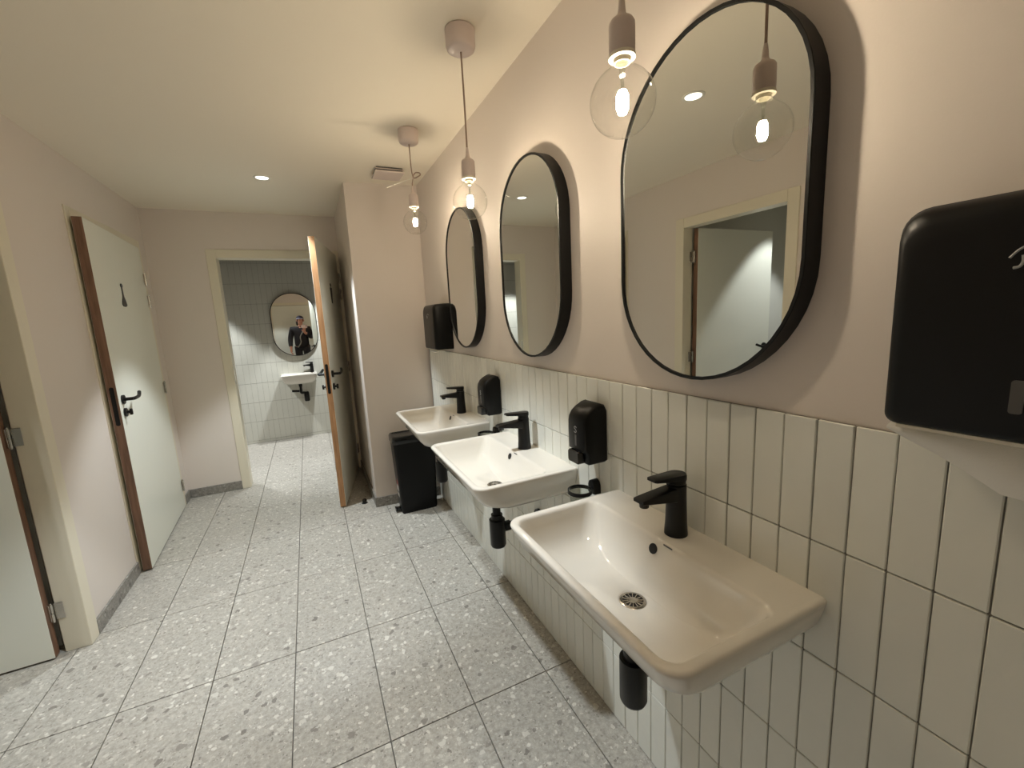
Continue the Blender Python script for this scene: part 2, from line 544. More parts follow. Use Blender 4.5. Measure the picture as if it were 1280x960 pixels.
# ---- skirting
def baseboard(name, boxes):
    bm = B()
    for b in boxes: box(bm, *b, 0.0015)
    o = obj(name, bm, M['skirting'], smooth=0); o['kind'] = 'structure'
    return o
SK = 0.075
baseboard('baseboard_left', [(LEFT, LEFT + .010, 2.505, 3.060, 0, SK), (LEFT, LEFT + .010, 4.150, BACK - .010, 0, SK), (LEFT, LEFT + .010, FRONT, 1.600, 0, SK)])
baseboard('baseboard_back', [(LEFT, -1.483, BACK - .010, BACK, 0, SK)])
bm = B()
extrude_poly(bm, [(-0.491, 3.245, 0), (-0.491, 3.236, 0), (0.0, 3.195, 0), (0.0, 3.205, 0), (-0.480, 3.2455, 0)], (0, 0, SK))
extrude_poly(bm, [(-0.491, 3.245, 0), (-0.480, 3.2455, 0), (-0.480, BACK - .025, 0), (-0.491, BACK - .025, 0)], (0, 0, SK))
o = obj('baseboard_pillar', bm, M['skirting'], smooth=0); o['kind'] = 'structure'

# ------------------------------------------------------------------ doors
def lever_bm(side, flip):
    """lever handle on a leaf face; local: x along leaf (lever points to -x*flip), y outward = side"""
    bm = B()
    s = side
    def cyl(p0, p1, r, n=16): tube(bm, [p0, p1], r, n)
    cyl((0, 0, 0), (0, s * .010, 0), .026, 24)
    cyl((0, s * .008, 0), (0, s * .050, 0), .0095)
    tube(bm, smooth_path([(0, s * .046, 0), (-.012 * flip, s * .052, 0), (-.055 * flip, s * .053, 0), (-.088 * flip, s * .053, .002), (-.118 * flip, s * .050, .010), (-.145 * flip, s * .045, .020)], 5), .0098, 10)
    return bm

def thumbturn_bm(side):
    bm = B()
    tube(bm, [(0, 0, 0), (0, side * .010, 0)], .025, 24)
    tube(bm, [(0, side * .009, 0), (0, side * .026, 0)], .008, 12)
    box(bm, -.006, .006, min(side * .022, side * .036), max(side * .022, side * .036), -.018, .018, .003)
    return bm, None

def person_sign(kind):
    """flat pictogram in the (x, z) plane, x to the right when seen from the front"""
    polys = []
    if kind == 'woman':
        polys.append([(0.018 * math.cos(2 * PI * k / 14), .082 + .018 * math.sin(2 * PI * k / 14)) for k in range(14)])
        polys.append([(-.007, .066), (-.008, .02), (-.012, -.012), (-.030, -.05), (-.040, -.082), (-.026, -.096), (0, -.100), (.026, -.096), (.040, -.082), (.030, -.05), (.012, -.012), (.008, .02), (.007, .066)])
    else:
        polys.append([(0.018 * math.cos(2 * PI * k / 14), .082 + .018 * math.sin(2 * PI * k / 14)) for k in range(14)])
        polys.append([(-.036, .058), (-.034, .040), (-.012, -.098), (.012, -.098), (.034, .040), (.036, .058)])
    return polys

def hinge_bm(length=.085, r=.0075):
    bm = B()
    tube(bm, [(0, 0, -length / 2), (0, 0, -.003)], r, 12)
    tube(bm, [(0, 0, .003), (0, 0, length / 2)], r, 12)
    tube(bm, [(0, 0, -length / 2 - .006), (0, 0, length / 2 + .006)], r * .6, 10)
    return bm

def leaf_bm(W, H, t, z0=.008):
    """x from the hinge 0..W, y 0..t, edges in material 1"""
    bm = B()
    fs = box(bm, 0, W, 0, t, z0, H)
    for f in bm.faces:
        f.normal_update()
        if abs(f.normal.y) < .5: f.material_index = 1
    bmesh.ops.bevel(bm, geom=list(bm.edges), offset=.0012, segments=1, affect='EDGES', material=-1)
    return bm

def lock_bm(W, t, zc):
    bm = B()
    loft(bm, [[(x, y + t / 2, z + zc) for y, z in rrect(-.010, .010, -.11, .11, .009, 4)] for x in (W - .001, W + .0012)])
    return bm

# door 1: cubicle door at the far left, leaf swung into the cubicle, white face towards the camera
def frame_member(bm, b, bev=.002): box(bm, *b, bev)
d1 = empty('door_1', (LEFT, 2.43, 0))
tag(d1, 'white cubicle door opened inwards at the left edge of the photo, cream frame', 'door', kind='structure')
bm = B()
y0, y1, zt_ = D1
w_ = .072
def rel(b, o): return (b[0] - o[0], b[1] - o[0], b[2] - o[1], b[3] - o[1], b[4], b[5])
O1 = (LEFT, 2.43)
for b in [(LEFT - .085, LEFT + .008, y1 - w_, y1 + .003, 0, zt_ + .003), (LEFT - .085, LEFT + .008, y0 - .003, y0 + w_ - .006, 0, zt_ + .003), (LEFT - .085, LEFT + .008, y0 + w_ - .006, y1 - w_, zt_ - .066, zt_ + .003)]:
    frame_member(bm, rel(b, O1))
obj('door_frame', bm, M['frame'], d1)
leafW = .83
l1 = obj('door_leaf', leaf_bm(leafW, 1.968, .042), [M['leaf'], M['wood_dark']], d1, (-.100 - .020, -.036, 0), PI + R(1.5))
l1.location = (-.104, 2.436 - 2.43, 0)
# sub parts
bm = lever_bm(1, 1); obj('lever_handle', bm, M['black'], l1, (leafW - .06, .042, 1.03))
bm, _ = thumbturn_bm(1); obj('thumb_turn', bm, M['black'], l1, (leafW - .06, .042, .935))
obj('lock_plate', lock_bm(leafW, .042, 1.0), M['black'], l1)
for hz in (.205, 1.0, 1.76):
    bm = hinge_bm(.080, .0065)
    box(bm, .006, .036, .0062, .0086, -.038, .038, .001)
    box(bm, -.014, -.004, -.006, .006, -.040, .040, .001)
    h = obj('hinge', bm, M['chrome'], d1, (-.092, -.0085, hz))

# door 2: door with the woman sign, standing slightly ajar
d2 = empty('door_2', (LEFT, 4.10, 0))
tag(d2, 'white door with a black woman pictogram, slightly ajar in the left wall', 'door', kind='structure')
O2 = (LEFT, 4.10)
bm = B()
y0, y1, zt_ = D2
for b in [(xl, LEFT + .006, y1 - .055, y1 + .003, 0, zt_ + .003), (xl, LEFT + .006, y0 - .003, y0 + .052, 0, zt_ + .003), (xl, LEFT + .006, y0 + .052, y1 - .055, zt_ - .05, zt_ + .003)]:
    frame_member(bm, rel(b, O2))
obj('door_frame', bm, M['frame'], d2)
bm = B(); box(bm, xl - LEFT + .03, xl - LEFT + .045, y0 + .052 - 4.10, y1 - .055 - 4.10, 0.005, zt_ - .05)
obj('gap_shade_panel', bm, M['darkhole'], d2)  # near-black sheet across the opening, its colour gives the gap's shade
W2 = 1.022
ang2 = math.atan2(-(4.09 - 3.067), 0.050)
l2 = obj('door_leaf', leaf_bm(W2, 2.017, .044), [M['leaf'], M['wood_dark']], d2, (-.031, -.008, 0), ang2)
# leaf local +y points to +X (into the hall) when the leaf runs towards -Y
obj('lever_handle', lever_bm(1, 1), M['black'], l2, (W2 - .060, .044, 1.03))
bm, _ = thumbturn_bm(1); obj('thumb_turn', bm, M['black'], l2, (W2 - .060, .044, .955))
obj('lock_plate', lock_bm(W2, .044, 1.0), M['black'], l2)
bm = B()
for poly in person_sign('woman'):
    extrude_poly(bm, [(x * 1.15, 0, z * .72) for x, z in poly], (0, .003, 0))
o = obj('pictogram', bm, M['black'], l2, (W2 - .440, .0437, 1.640)); o['label'] = 'black woman pictogram'
for hz in (.18, .98, 1.63, 1.79):
    bm = hinge_bm(); box(bm, .0, .030, -.004, -.0015, -.040, .040)
    obj('hinge', bm, M['chrome'], l2, (-.006, .050, hz))

# door 3: doorway to the washroom, leaf swung towards the camera
d3 = empty('door_3', (-.53, BACK, 0))
tag(d3, 'oak edged door standing open at the far washroom doorway', 'door', kind='structure')
O3 = (-.53, BACK)
x0, x1, zt_ = D3
bm = B()
for b in [(x0 - .003, x0 + .064, BACK - .008, BACK + T + .004, 0, zt_ + .003), (x1 - .058, x1 + .0, BACK - .008, BACK + T + .004, 0, zt_ + .003), (x0 + .064, x1 - .058, BACK - .008, BACK + T + .004, zt_ - .066, zt_ + .003)]:
    frame_member(bm, rel(b, O3))
obj('door_frame', bm, M['frame'], d3)
bm = B(); box(bm, x0 + .063 + .53, x0 + .0655 + .53, .012, .034, .93, 1.10); obj('strike_plate', bm, M['chrome'], d3)
W3 = .905
ang3 = math.atan2(3.372 - 4.262, -.738 + .548)
l3 = obj('door_leaf', leaf_bm(W3, 2.005, .042), [M['leaf'], M['wood_light']], d3, (-.548 + .53, 4.262 - BACK, 0), ang3)
# local +y is towards the shaft (+X); that is the side with the hinges' knuckles and the sign
obj('lever_handle', lever_bm(1, 1), M['black'], l3, (W3 - .06, .042, 1.03))
obj('lever_handle', lever_bm(-1, 1), M['black'], l3, (W3 - .06, 0, 1.03))
bm, _ = thumbturn_bm(1); obj('thumb_turn', bm, M['black'], l3, (W3 - .06, .042, .935))
bm, _ = thumbturn_bm(-1); obj('thumb_turn', bm, M['black'], l3, (W3 - .06, 0, .935))
obj('lock_plate', lock_bm(W3, .042, 1.0), M['black'], l3)
bm = B()
for poly in person_sign('man'):
    extrude_poly(bm, [(x * 1.15, 0, z * .8) for x, z in poly], (0, .003, 0))
o = obj('pictogram', bm, M['black'], l3, (W3 - .44, .0417, 1.64)); o['label'] = 'black man pictogram'
for hz in (.20, 1.0, 1.66, 1.80):
    bm = hinge_bm(); box(bm, .0, .030, -.004, -.0015, -.040, .040)
    obj('hinge', bm, M['chrome'], l3, (-.008, .050, hz))

# door 4: pale door in the wall behind the camera, seen only in the washroom mirror
d4 = empty('door_4', (-1.13, FRONT, 0))
tag(d4, 'pale door behind the photographer, seen only in the small washroom mirror', 'door', kind='structure')
bm = B()
for b in [(-.533, -.465, -T - .004, .008, 0, 2.003), (.465, .533, -T - .004, .008, 0, 2.003), (-.465, .465, -T - .004, .008, 1.937, 2.003)]:
    frame_member(bm, b)
obj('door_frame', bm, M['frame'], d4)
obj('door_leaf', leaf_bm(.926, 1.93, .042), [M['leaf'], M['wood_dark']], d4, (-.463, -.05, 0))

# ------------------------------------------------------------------ mirrors
def stadium(w, h, y0=0, z0=0, n=24):
    r = w / 2
    pts = []
    for k in range(n + 1):
        t = PI * k / n
        pts.append((y0 + r * math.cos(t), z0 + (h / 2 - r) + r * math.sin(t)))
    for k in range(n + 1):
        t = PI + PI * k / n
        pts.append((y0 + r * math.cos(t), z0 - (h / 2 - r) + r * math.sin(t)))
    return pts
def make_mirror(name, loc, rotz, w, h, d, label, group):
    """hangs on a wall; local -x is into the room"""
    root = empty(name, loc, rotz)
    tag(root, label, 'mirror', group)
    bm = B()
    lip = .007
    rings = []
    for x, ins in ((-.001, 0), (-d + .0012, 0), (-d, .0012), (-d, lip), (-d + .006, lip), (-d + .006, lip + .003), (-.001, lip + .003)):
        rings.append([(x, y, z) for y, z in stadium(w - 2 * ins, h - 2 * ins)])
    loft(bm, rings, False, False)
    a, b_ = rings[0], rings[-1]
    obj('mirror_frame', bm, M['black'], root, smooth=40)
    bm = B()
    loft(bm, [[(x, y, z) for y, z in stadium(w - 2 * lip - .001, h - 2 * lip - .001)] for x in (-.004, -d + .004)])
    obj('mirror_glass', bm, M['mirror'], root, smooth=0)
    return root
MZ = 1.5965
MW, MH, MD = .475, .735, .035
mroot = make_mirror('oval_mirror', (.009, .697, MZ), 0, MW, MH, MD + .009, 'largest looking black framed oval mirror, above the nearest basin', 'oval mirrors above the basins')
dup(mroot, (.009, 1.474, MZ), 'black framed oval mirror above the middle basin')
dup(mroot, (.009, 2.250, MZ), 'black framed oval mirror farthest along, beside the far towel dispenser')
make_mirror('oval_mirror', (-.945, BATHY, 1.412), PI / 2, .50, .765, .03, 'small black framed oval mirror on the washroom wall through the doorway', 'oval mirrors above the basins')

# ------------------------------------------------------------------ washbasins
def xy(p, z): return [(a, b, z) for a, b in p]
def sink_bm(W=.60, D=.385, shelf=.105, depth=.12):
    bm = B()
    h = W / 2
    f = D / .385
    g = W / .60
    e = .004
    def rr(xb, xf, hy, rb, rf, z, n=7):
        # xb back (near 0), xf front (negative)
        return xy(rrect(xf, xb, -hy, hy, (rf, rb, rb, rf), n), z)
    k = depth / .12
    rings = [
        rr(-.004, -.235 * f, .165 * g, .02, .06, -.130 * k), rr(-.001, -.262 * f, .192 * g, .015, .065, -.1275 * k),
        rr(0, -.300 * f, .236 * g, .010, .07, -.117 * k), rr(0, -.336 * f, .266 * g, e, .065, -.093 * k),
        rr(0, -.362 * f, .286 * g, e, .052, -.060 * k), rr(0, -.376 * f, .295 * g, e, .046, -.028 * k),
        rr(0, -.383 * f, .299 * g, e, .045, -.012), rr(0, -D, h, e, .045, -.006),
        rr(0, -D + .0015, h - .0015, e, .044, -.002), rr(0, -D + .006, h - .006, e, .040, 0),
        rr(0, -D + .012, h - .013, e, .036, 0),
        rr(-shelf + .006, -D + .016, h - .020, .030, .033, -.0002), rr(-shelf, -D + .019, h - .024, .030, .032, -.002),
        rr(-shelf - .004, -D + .022, h - .027, .032, .033, -.007),
        rr(-shelf - .013, -D + .030, h - .036, .036, .038, -.030 * k), rr(-shelf - .028, -D + .044, h - .052, .042, .046, -.068 * k),
        rr(-shelf - .040, -D + .062, h - .075, .046, .055, -.092 * k), rr(-shelf - .052, -D + .088, h - .112, .045, .06, -.107 * k),
        rr(-shelf - .058, -D + .118, h - .165, .04, .05, -.114 * k)]
    cx = -shelf - .095 * min(1, f)
    r0 = .036
    rings += [xy(rrect(cx - r0, cx + r0, -r0, r0, r0 * .999, 7), -.1175 * k), xy(rrect(cx - r0 + .005, cx + r0 - .005, -r0 + .005, r0 - .005, (r0 - .005) * .999, 7), -.122 * k),
              xy(rrect(cx - .026, cx + .026, -.026, .026, .0259, 7), -.127 * k)]
    loft(bm, rings)
    return bm, cx

def drain_bm(z, cx, r=.031):
    bm = B()
    lathe(bm, [(r, z), (r, z + .003), (r - .003, z + .0045), (r - .007, z + .0045), (r - .007, z + .0015)], 32, cx, 0, True, True)
    for k in range(14):
        a = 2 * PI * k / 14
        c, s = math.cos(a), math.sin(a)
        p0 = Vector((cx + c * .009, s * .009, z + .003)); p1 = Vector((cx + c * (r - .006), s * (r - .006), z + .003))
        tube(bm, [p0, p1], .0016, 6)
    lathe(bm, [(.011, z + .0015), (.011, z + .0042), (.004, z + .0052)], 16, cx, 0)
    return bm

def trap_bm(cx, zt, zb, wall_x=0.0, bend=False):
    bm = B()
    lathe(bm, [(.022, zt), (.022, zt - .03), (.0165, zt - .032), (.0165, zb + .12)], 20, cx, 0)
    lathe(bm, [(.0235, zb + .142), (.0235, zb + .122), (.0325, zb + .120), (.0325, zb + .012), (.029, zb + .004), (.022, zb)], 28, cx, 0)
    zo = zb + .080
    tube(bm, [(cx, 0, zo), (wall_x - .001, 0, zo)], .016, 16)
    tube(bm, [(cx + .028, 0, zo), (cx + .055, 0, zo)], .021, 16)
    tube(bm, [(wall_x - .012, 0, zo), (wall_x - .001, 0, zo)], .034, 24)
    return bm

RIM = .846
SY = (.705, 1.520, 2.335)
bm, cx = sink_bm()
s1 = empty('washbasin', (0, SY[0], RIM))
tag(s1, 'white rectangular wall hung basin nearest the camera, with the round chrome drain in view', 'sink', 'wall hung basins along the tiled wall')
obj('basin', bm, M['ceramic'], s1, smooth=60)
bm = drain_bm(-.124, cx)
obj('drain_grate', bm, M['chrome'], s1, smooth=40)
bm = B(); lathe(bm, [(.0235, -.1225), (.0235, -.1218)], 24, cx, 0); obj('drain_opening', bm, M['darkhole'], s1, smooth=0)
# overflow on the sloping back of the bowl: its own ring and dark hole
def overflow(x, z, tilt, r=.0125):
    bm = B(); lathe(bm, [(r, 0), (r, .0012), (r - .0022, .0016)], 20)
    bmesh.ops.rotate(bm, verts=bm.verts, cent=(0, 0, 0), matrix=Matrix.Rotation(-tilt, 3, 'Y'))
    bmesh.ops.translate(bm, verts=bm.verts, vec=(x, 0, z))
    return bm
obj('overflow_hole', overflow(-.1175, -.026, R(68)), M['darkhole'], s1, (0, .022, 0), smooth=30)
bm = B(); box(bm, -.1105, -.1090, -.030, -.004, -.0068, -.0035); o = obj('maker_mark', bm, M['darkgrey'], s1, (0.0, 0, 0), smooth=0)
obj('bottle_trap', trap_bm(cx, -.128, -.392), M['black'], s1, smooth=40)
dup(s1, (0, SY[1], RIM), 'white rectangular wall hung basin in the middle of the three')
dup(s1, (0, SY[2], RIM), 'white rectangular wall hung basin farthest away, above the black bin')

# ------------------------------------------------------------------ faucets
def make_faucet(loc, rotz, label, s=1.0):
    root = empty('faucet', loc, rotz)
    tag(root, label, 'faucet', 'black mixer taps')
    bm = B()
    lathe(bm, [(.0275 * s, 0), (.0275 * s, .004 * s), (.0255 * s, .03 * s), (.0240 * s, .08 * s), (.0232 * s, .128 * s)], 28)
    obj('body', bm, M['black'], root, smooth=40)
    bm = B()
    def sec(x, w, z0, z1, r): return [(x * s, a * s, b * s) for a, b in rrect(-w, w, z0, z1, r, 4)]
    loft(bm, [sec(.0, .020, .086, .124, .004), sec(-.03, .0195, .092, .1225, .004), (sec(-.080, .0185, .100, .119, .004)), sec(-.112, .0175, .1050, .1160, .003), sec(-.118, .0165, .1065, .1145, .002)])
    obj('spout', bm, M['black'], root, smooth=40)
    bm = B(); lathe(bm, [(.0105 * s, .093 * s), (.0112 * s, .095 * s), (.0112 * s, .109 * s)], 18, -.101 * s, 0)
    obj('aerator', bm, M['blackgloss'], root, smooth=40)
    bm = B()
    lathe(bm, [(.0215 * s, .129 * s), (.0220 * s, .141 * s)], 24)
    # lever plate: round over the body, narrowing to a squared tip that rises a little
    def plan(off):
        pts = []
        for k in range(13):
            t = -PI / 2 + PI * k / 12
            pts.append((.0235 * math.cos(t) , .0235 * math.sin(t)))
        pts += [(-.045, .0195), (-.076, .0160), (-.080, .0125), (-.080, -.0125), (-.076, -.0160), (-.045, -.0195)]
        out = []
        for x, y in pts:
            out.append((x, y))
        return out
    def z_at(x): return .141 + max(0, -x) * .12
    lo = [((x) * s, y * s, (z_at(x) - .000) * s) for x, y in plan(0)]
    mid = [((x) * s, y * s, (z_at(x) + .010 * (1 - .45 * max(0, -x) / .080)) * s) for x, y in plan(0)]
    hi = [((x * .96 - .0004) * s, y * .88 * s, (z_at(x) + .0135 * (1 - .5 * max(0, -x) / .080)) * s) for x, y in plan(0)]
    loft(bm, [lo, mid, hi])
    obj('lever', bm, M['black'], root, smooth=45)
    return root
f1 = make_faucet((-.052, .719, RIM), 0, 'black single lever tap on the nearest basin')
dup(f1, (-.052, 1.533, RIM), 'black single lever tap on the middle basin')
dup(f1, (-.052, 2.340, RIM), 'black single lever tap on the farthest basin of the row')

# ------------------------------------------------------------------ soap dispensers
def stroke(bm, pts, r, k=6): tube(bm, smooth_path(pts, k), r, 6)
def make_soap(loc, label):
    root = empty('soap_dispenser', loc)
    tag(root, label, 'soap dispenser', 'black soap dispensers on the tiles')
    # side profile in (x, z): wall at x=0; origin at the bottom on the wall
    prof = [(-.001, 0.004), (-.001, .168), (-.010, .186), (-.026, .192), (-.040, .189), (-.062, .178), (-.078, .166), (-.088, .150), (-.091, .135), (-.091, .046), (-.080, .036), (-.076, .006), (-.070, .000), (-.01, 0)]
    bm = B()
    W = .046
    rings = []
    cx_, cz_ = -.045, .095
    def inset(d): return [(cx_ + (x - cx_) * (1 - d / .045), cz_ + (z - cz_) * (1 - d / .095)) for x, z in prof]
    for y, d in ((-W, .008), (-W + .0025, .003), (-W + .008, 0), (W - .008, 0), (W - .0025, .003), (W, .008)):
        rings.append([(min(x, -.0008), y, z) for x, z in inset(d)])
    loft(bm, rings)
    obj('housing', bm, M['blackplastic'], root, smooth=40)
    bm = B()
    loft(bm, [[(x, y, z) for y, z in rrect(-.027, .027, .004 + i2, .045 - i2, .006, 4)] for x, i2 in ((-.074, 0), (-.100, 0), (-.1035, .003))])
    obj('push_button', bm, M['blackgloss'], root, smooth=40)
    bm = B(); loft(bm, [[(x, y, z) for y, z in rrect(-.0045, .0045, .058, .094, .003, 4)] for x in (-.0905, -.0918)])
    obj('level_window', bm, M['darkgrey'], root, smooth=40)
    bm = B()
    stroke(bm, [(-.0915, -.006, .117), (-.0915, .001, .121), (-.0915, .006, .116), (-.0915, .000, .111), (-.0915, -.005, .106), (-.0915, .000, .101), (-.0915, .007, .104)], .0012)
    obj('logo', bm, M['greyprint'], root)
    return root
sd = make_soap((0, 1.090, .921), 'black soap dispenser on the tiles between the nearest and middle basins')
dup(sd, (0, 1.905, .921), 'black soap dispenser on the tiles between the middle and far basins')

# ------------------------------------------------------------------ tumbler holders
def make_holder(loc, label):
    root = empty('tumbler_holder', loc)
    tag(root, label, 'tumbler holder', 'black ring holders between the basins')
    bm = B()
    prof = [(-.018, 0), (.018, 0), (.018, .028), (.013, .040), (.004, .046), (-.004, .046), (-.013, .040), (-.018, .028)]
    loft(bm, [[(x, y * q, z) for y, z in prof] for x, q in ((-.0008, 1), (-.022, 1), (-.026, .9))])
    tube(bm, [(-.022, 0, .018), (-.036, 0, .018)], .006, 10)
    obj('wall_bracket', bm, M['black'], root, smooth=40)
    bm = B()
    n, rr_ = 36, .037
    rings = []
    for k in range(n):
        a = 2 * PI * k / n
        c, s_ = math.cos(a), math.sin(a)
        rings.append([(-.070 + c * (rr_ + dx), s_ * (rr_ + dx), .018 + dz) for dx, dz in ((0, -.006), (.003, -.006), (.003, .006), (0, .006))])
    rings.append(rings[0])
    loft(bm, rings, False, False)
    bmesh.ops.remove_doubles(bm, verts=bm.verts, dist=1e-5)
    obj('ring', bm, M['black'], root, smooth=40)
    bm = B(); lathe(bm, [(.001, -.058), (.028, -.058), (.031, -.054), (.0355, .022), (.0335, .022), (.029, -.050), (.001, -.052)], 28, -.070, 0)
    o = obj('glass_tumbler', bm, M['cupglass'], root, smooth=40); o['label'] = 'clear glass tumbler'
    return root
th = make_holder((0, 1.105, .800), 'small black ring holder with glass tumbler, between the nearest and middle basins')
dup(th, (0, 1.925, .800), 'small black ring holder with glass tumbler, between the middle and far basins')

# ------------------------------------------------------------------ paper towel dispensers
def make_towel(loc, label):
    root = empty('towel_dispenser', loc)
    tag(root, label, 'towel dispenser', 'black paper towel dispensers')
    W, H, D = .137, .285, .108
    bm = B()
    def ring(x, i_, top=0.0, r=.030): return [(x, y, z) for y, z in rrect(-W + i_, W - i_, i_ * .5, H - i_ - top, (.014, .014, r, r), 6)]
    loft(bm, [ring(.0085, 0), ring(-.035, 0), ring(-.088, 0, .004), ring(-.100, .004, .010), ring(-.106, .011, .018), ring(-D, .020, .030, .026)])
    obj('housing', bm, M['blackplastic'], root, smooth=45)
    bm = B()
    loft(bm, [[(x, y, z) for y, z in rrect(.005, .016, .036, .074, .003, 4)] for x in (-D + .0004, -D - .0012)])
    obj('level_window', bm, M['darkgrey'], root, smooth=40)
    bm = B(); box(bm, -.098, -.020, -.120, .120, -.0035, .0008); obj('outlet_lip', bm, M['frame'], root, smooth=0)
    bm = B()
    x = -D - .0006
    zc = .204
    # swoosh over joined-up letters
    stroke(bm, [(x, .030, zc + .004), (x, .022, zc + .013), (x, .008, zc + .019), (x, -.008, zc + .019), (x, -.022, zc + .013)], .0013)
    stroke(bm, [(x, .020, zc + .006), (x, .0195, zc - .001), (x, .022, zc - .006), (x, .0265, zc - .007)], .0015)
    stroke(bm, [(x, .006, zc + .004), (x, .011, zc + .007), (x, .0145, zc + .003), (x, .011, zc - .004), (x, .006, zc - .004)], .0013)
    obj('logo', bm, M['greyprint'], root)
    return root
td = make_towel((0, .170, 1.221), 'black paper towel dispenser at the right edge of the photo, nearest the camera')
dup(td, (0, 2.722, 1.203), 'black paper towel dispenser far away beside the boxed in shaft')

def paper(name, loc, pts_top, pts_bot, label, fold=.012, n=12):
    bm = B()
    rows = 7
    grid = []
    for j in range(rows + 1):
        v = j / rows
        line = []
        for i in range(n + 1):
            u = i / n
            a = Vector(pts_top[0]).lerp(Vector(pts_top[1]), u)
            ub = u * (len(pts_bot) - 1)
            k = min(int(ub), len(pts_bot) - 2)
            b = Vector(pts_bot[k]).lerp(Vector(pts_bot[k + 1]), ub - k)
            p = a.lerp(b, v)
            p.x += -fold * math.sin(v * PI) + .0025 * math.sin(u * 9 + v * 3)
            line.append(p)
        grid.append(line)
    back = [[p + Vector((.0016, 0, 0)) for p in l] for l in grid]
    loft(bm, grid, False, False, closed=False)
    loft(bm, back, False, False, closed=False)
    loft(bm, [[*grid[0]], [*back[0]]], False, False, closed=False)
    loft(bm, [[*grid[-1]], [*back[-1]]], False, False, closed=False)
    o = obj(name, bm, M['paper'], None, loc, smooth=60)
    return tag(o, label, 'paper towel', 'paper towels hanging from the dispensers')
paper('paper_towel', (-.060, .170, 1.2175), [(0, -.12, 0), (0, .138, 0)], [(-.02, -.12, -.072), (-.02, .020, -.066), (-.015, .085, -.034), (-.01, .138, -.012)], 'white paper towel hanging out of the near dispenser at right edge')
paper('paper_towel', (-.055, 2.722, 1.1995), [(0, -.10, 0), (0, .125, 0)], [(-.02, -.08, -.012), (-.022, .02, -.024), (-.02, .125, -.016)], 'small white paper towel end under the far dispenser')

# ------------------------------------------------------------------ pendant lamps
PX = -.241
def make_pendant(y, zc, label, knotted=False, x=PX):
    root = empty('pendant_lamp', (x, y, CEIL))
    tag(root, label, 'pendant lamp', 'bare bulb pendants in front of the mirrors')
    z = zc - CEIL
    bm = B(); lathe(bm, [(.046, -.0005), (.050, -.004), (.0495, -.052), (.046, -.062), (.038, -.0675), (.006, -.069)], 32)
    obj('ceiling_rose', bm, M['plastic_taupe'], root, smooth=45)
    bm = B()
    ztop = z + .160
    if not knotted:
        tube(bm, [(0, 0, -.066), (.001, 0, (ztop - .06) / 2), (0, 0, ztop)], .0032, 8)
    else:
        zk = 2.118 - CEIL
        tube(bm, smooth_path([(0, 0, -.066), (.001, 0, -.12), (.002, 0, zk + .04), (.006, 0, zk + .008), (.014, 0, zk - .004), (.030, -.004, zk + .002), (.044, -.006, zk + .012), (.040, -.004, zk + .022), (.022, 0, zk + .022), (.010, .003, zk + .008), (.006, .003, zk - .012), (.001, 0, zk - .035), (0, 0, min(ztop, zk - .05))], 6), .0030, 8)
    obj('cord', bm, M['cord'], root, smooth=60)
    bm = B()
    lathe(bm, [(.0040, z + .178), (.0060, z + .166), (.0072, z + .150), (.0092, z + .144), (.0200, z + .137), (.0232, z + .132), (.0236, z + .126), (.0236, z + .082), (.0222, z + .079)], 28)
    obj('socket', bm, M['plastic_taupe'], root, smooth=40)
    bm = B(); lathe(bm, [(.0235, z + .081), (.0245, z + .079), (.0245, z + .074), (.0200, z + .073), (.0160, z + .0735), (.0150, z + .066), (.0130, z + .066), (.0130, z + .081)], 28)
    obj('socket_ring', bm, M['frame'], root, smooth=40)
    # globe: thin clear glass, neck up into the socket
    bm = B()
    prof = [(.001, z - .0605)]
    for k in range(1, 22):
        t = -PI / 2 + (PI * .90) * k / 21
        r_, zz = .0605 * math.cos(t), .0605 * math.sin(t)
        if zz > .050 and r_ < .024: break
        prof.append((r_, z + zz))
    prof += [(.0195, z + .0625), (.0158, z + .069), (.0145, z + .078)]
    lathe(bm, prof, 40, cap0=True, cap1=False)
    g = obj('glass_globe', bm, M['glass'], root, smooth=80)
    bm = B(); lathe(bm, [(.0105, z + .070), (.0065, z + .060), (.0035, z + .045), (.0028, z + .026), (.004, z + .022)], 16)
    obj('stem', bm, M['cupglass'], g, smooth=60)
    bm = B()
    for k in range(8):
        a = 2 * PI * k / 8
        c, s_ = math.cos(a), math.sin(a)
        tube(bm, [(c * .005, s_ * .005, z + .019), (c * .0085, s_ * .0085, z + .010), (c * .0090, s_ * .0090, z - .008), (c * .005, s_ * .005, z - .019)], .0028, 6)
    obj('filament', bm, M['filament'], g, smooth=60)
    bm = B()
    tube(bm, [(0, 0, z + .024), (0, 0, z - .019)], .0008, 6)
    for k in (0, 4):
        a = 2 * PI * k / 8
        tube(bm, [(0, 0, z + .024), (math.cos(a) * .005, math.sin(a) * .005, z + .019)], .0006, 6)
    obj('filament_wire', bm, M['chrome'], g, smooth=60)
    if knotted:
        zk = 2.118 - CEIL
        bm = B(); box(bm, -.0012, .0012, -.0022, .0022, 0, .150, .0005)
        bmesh.ops.rotate(bm, verts=bm.verts, cent=(0, 0, 0), matrix=Matrix.Rotation(R(-112), 3, 'Y'))
        bmesh.ops.translate(bm, verts=bm.verts, vec=(.008, 0, zk - .004))
        o = obj('cable_tie', bm, M['whiteplastic'], root, smooth=0); o['label'] = 'white cable tie holding the shortened cord'
    return root
make_pendant(.690, 1.777, 'bare globe bulb pendant nearest the camera, in front of the nearest mirror', x=-.231)
make_pendant(1.490, 1.797, 'bare globe bulb pendant in the middle, on a long straight cord')
make_pendant(2.305, 1.896, 'bare globe bulb pendant farthest away, its cord tied up short', True)

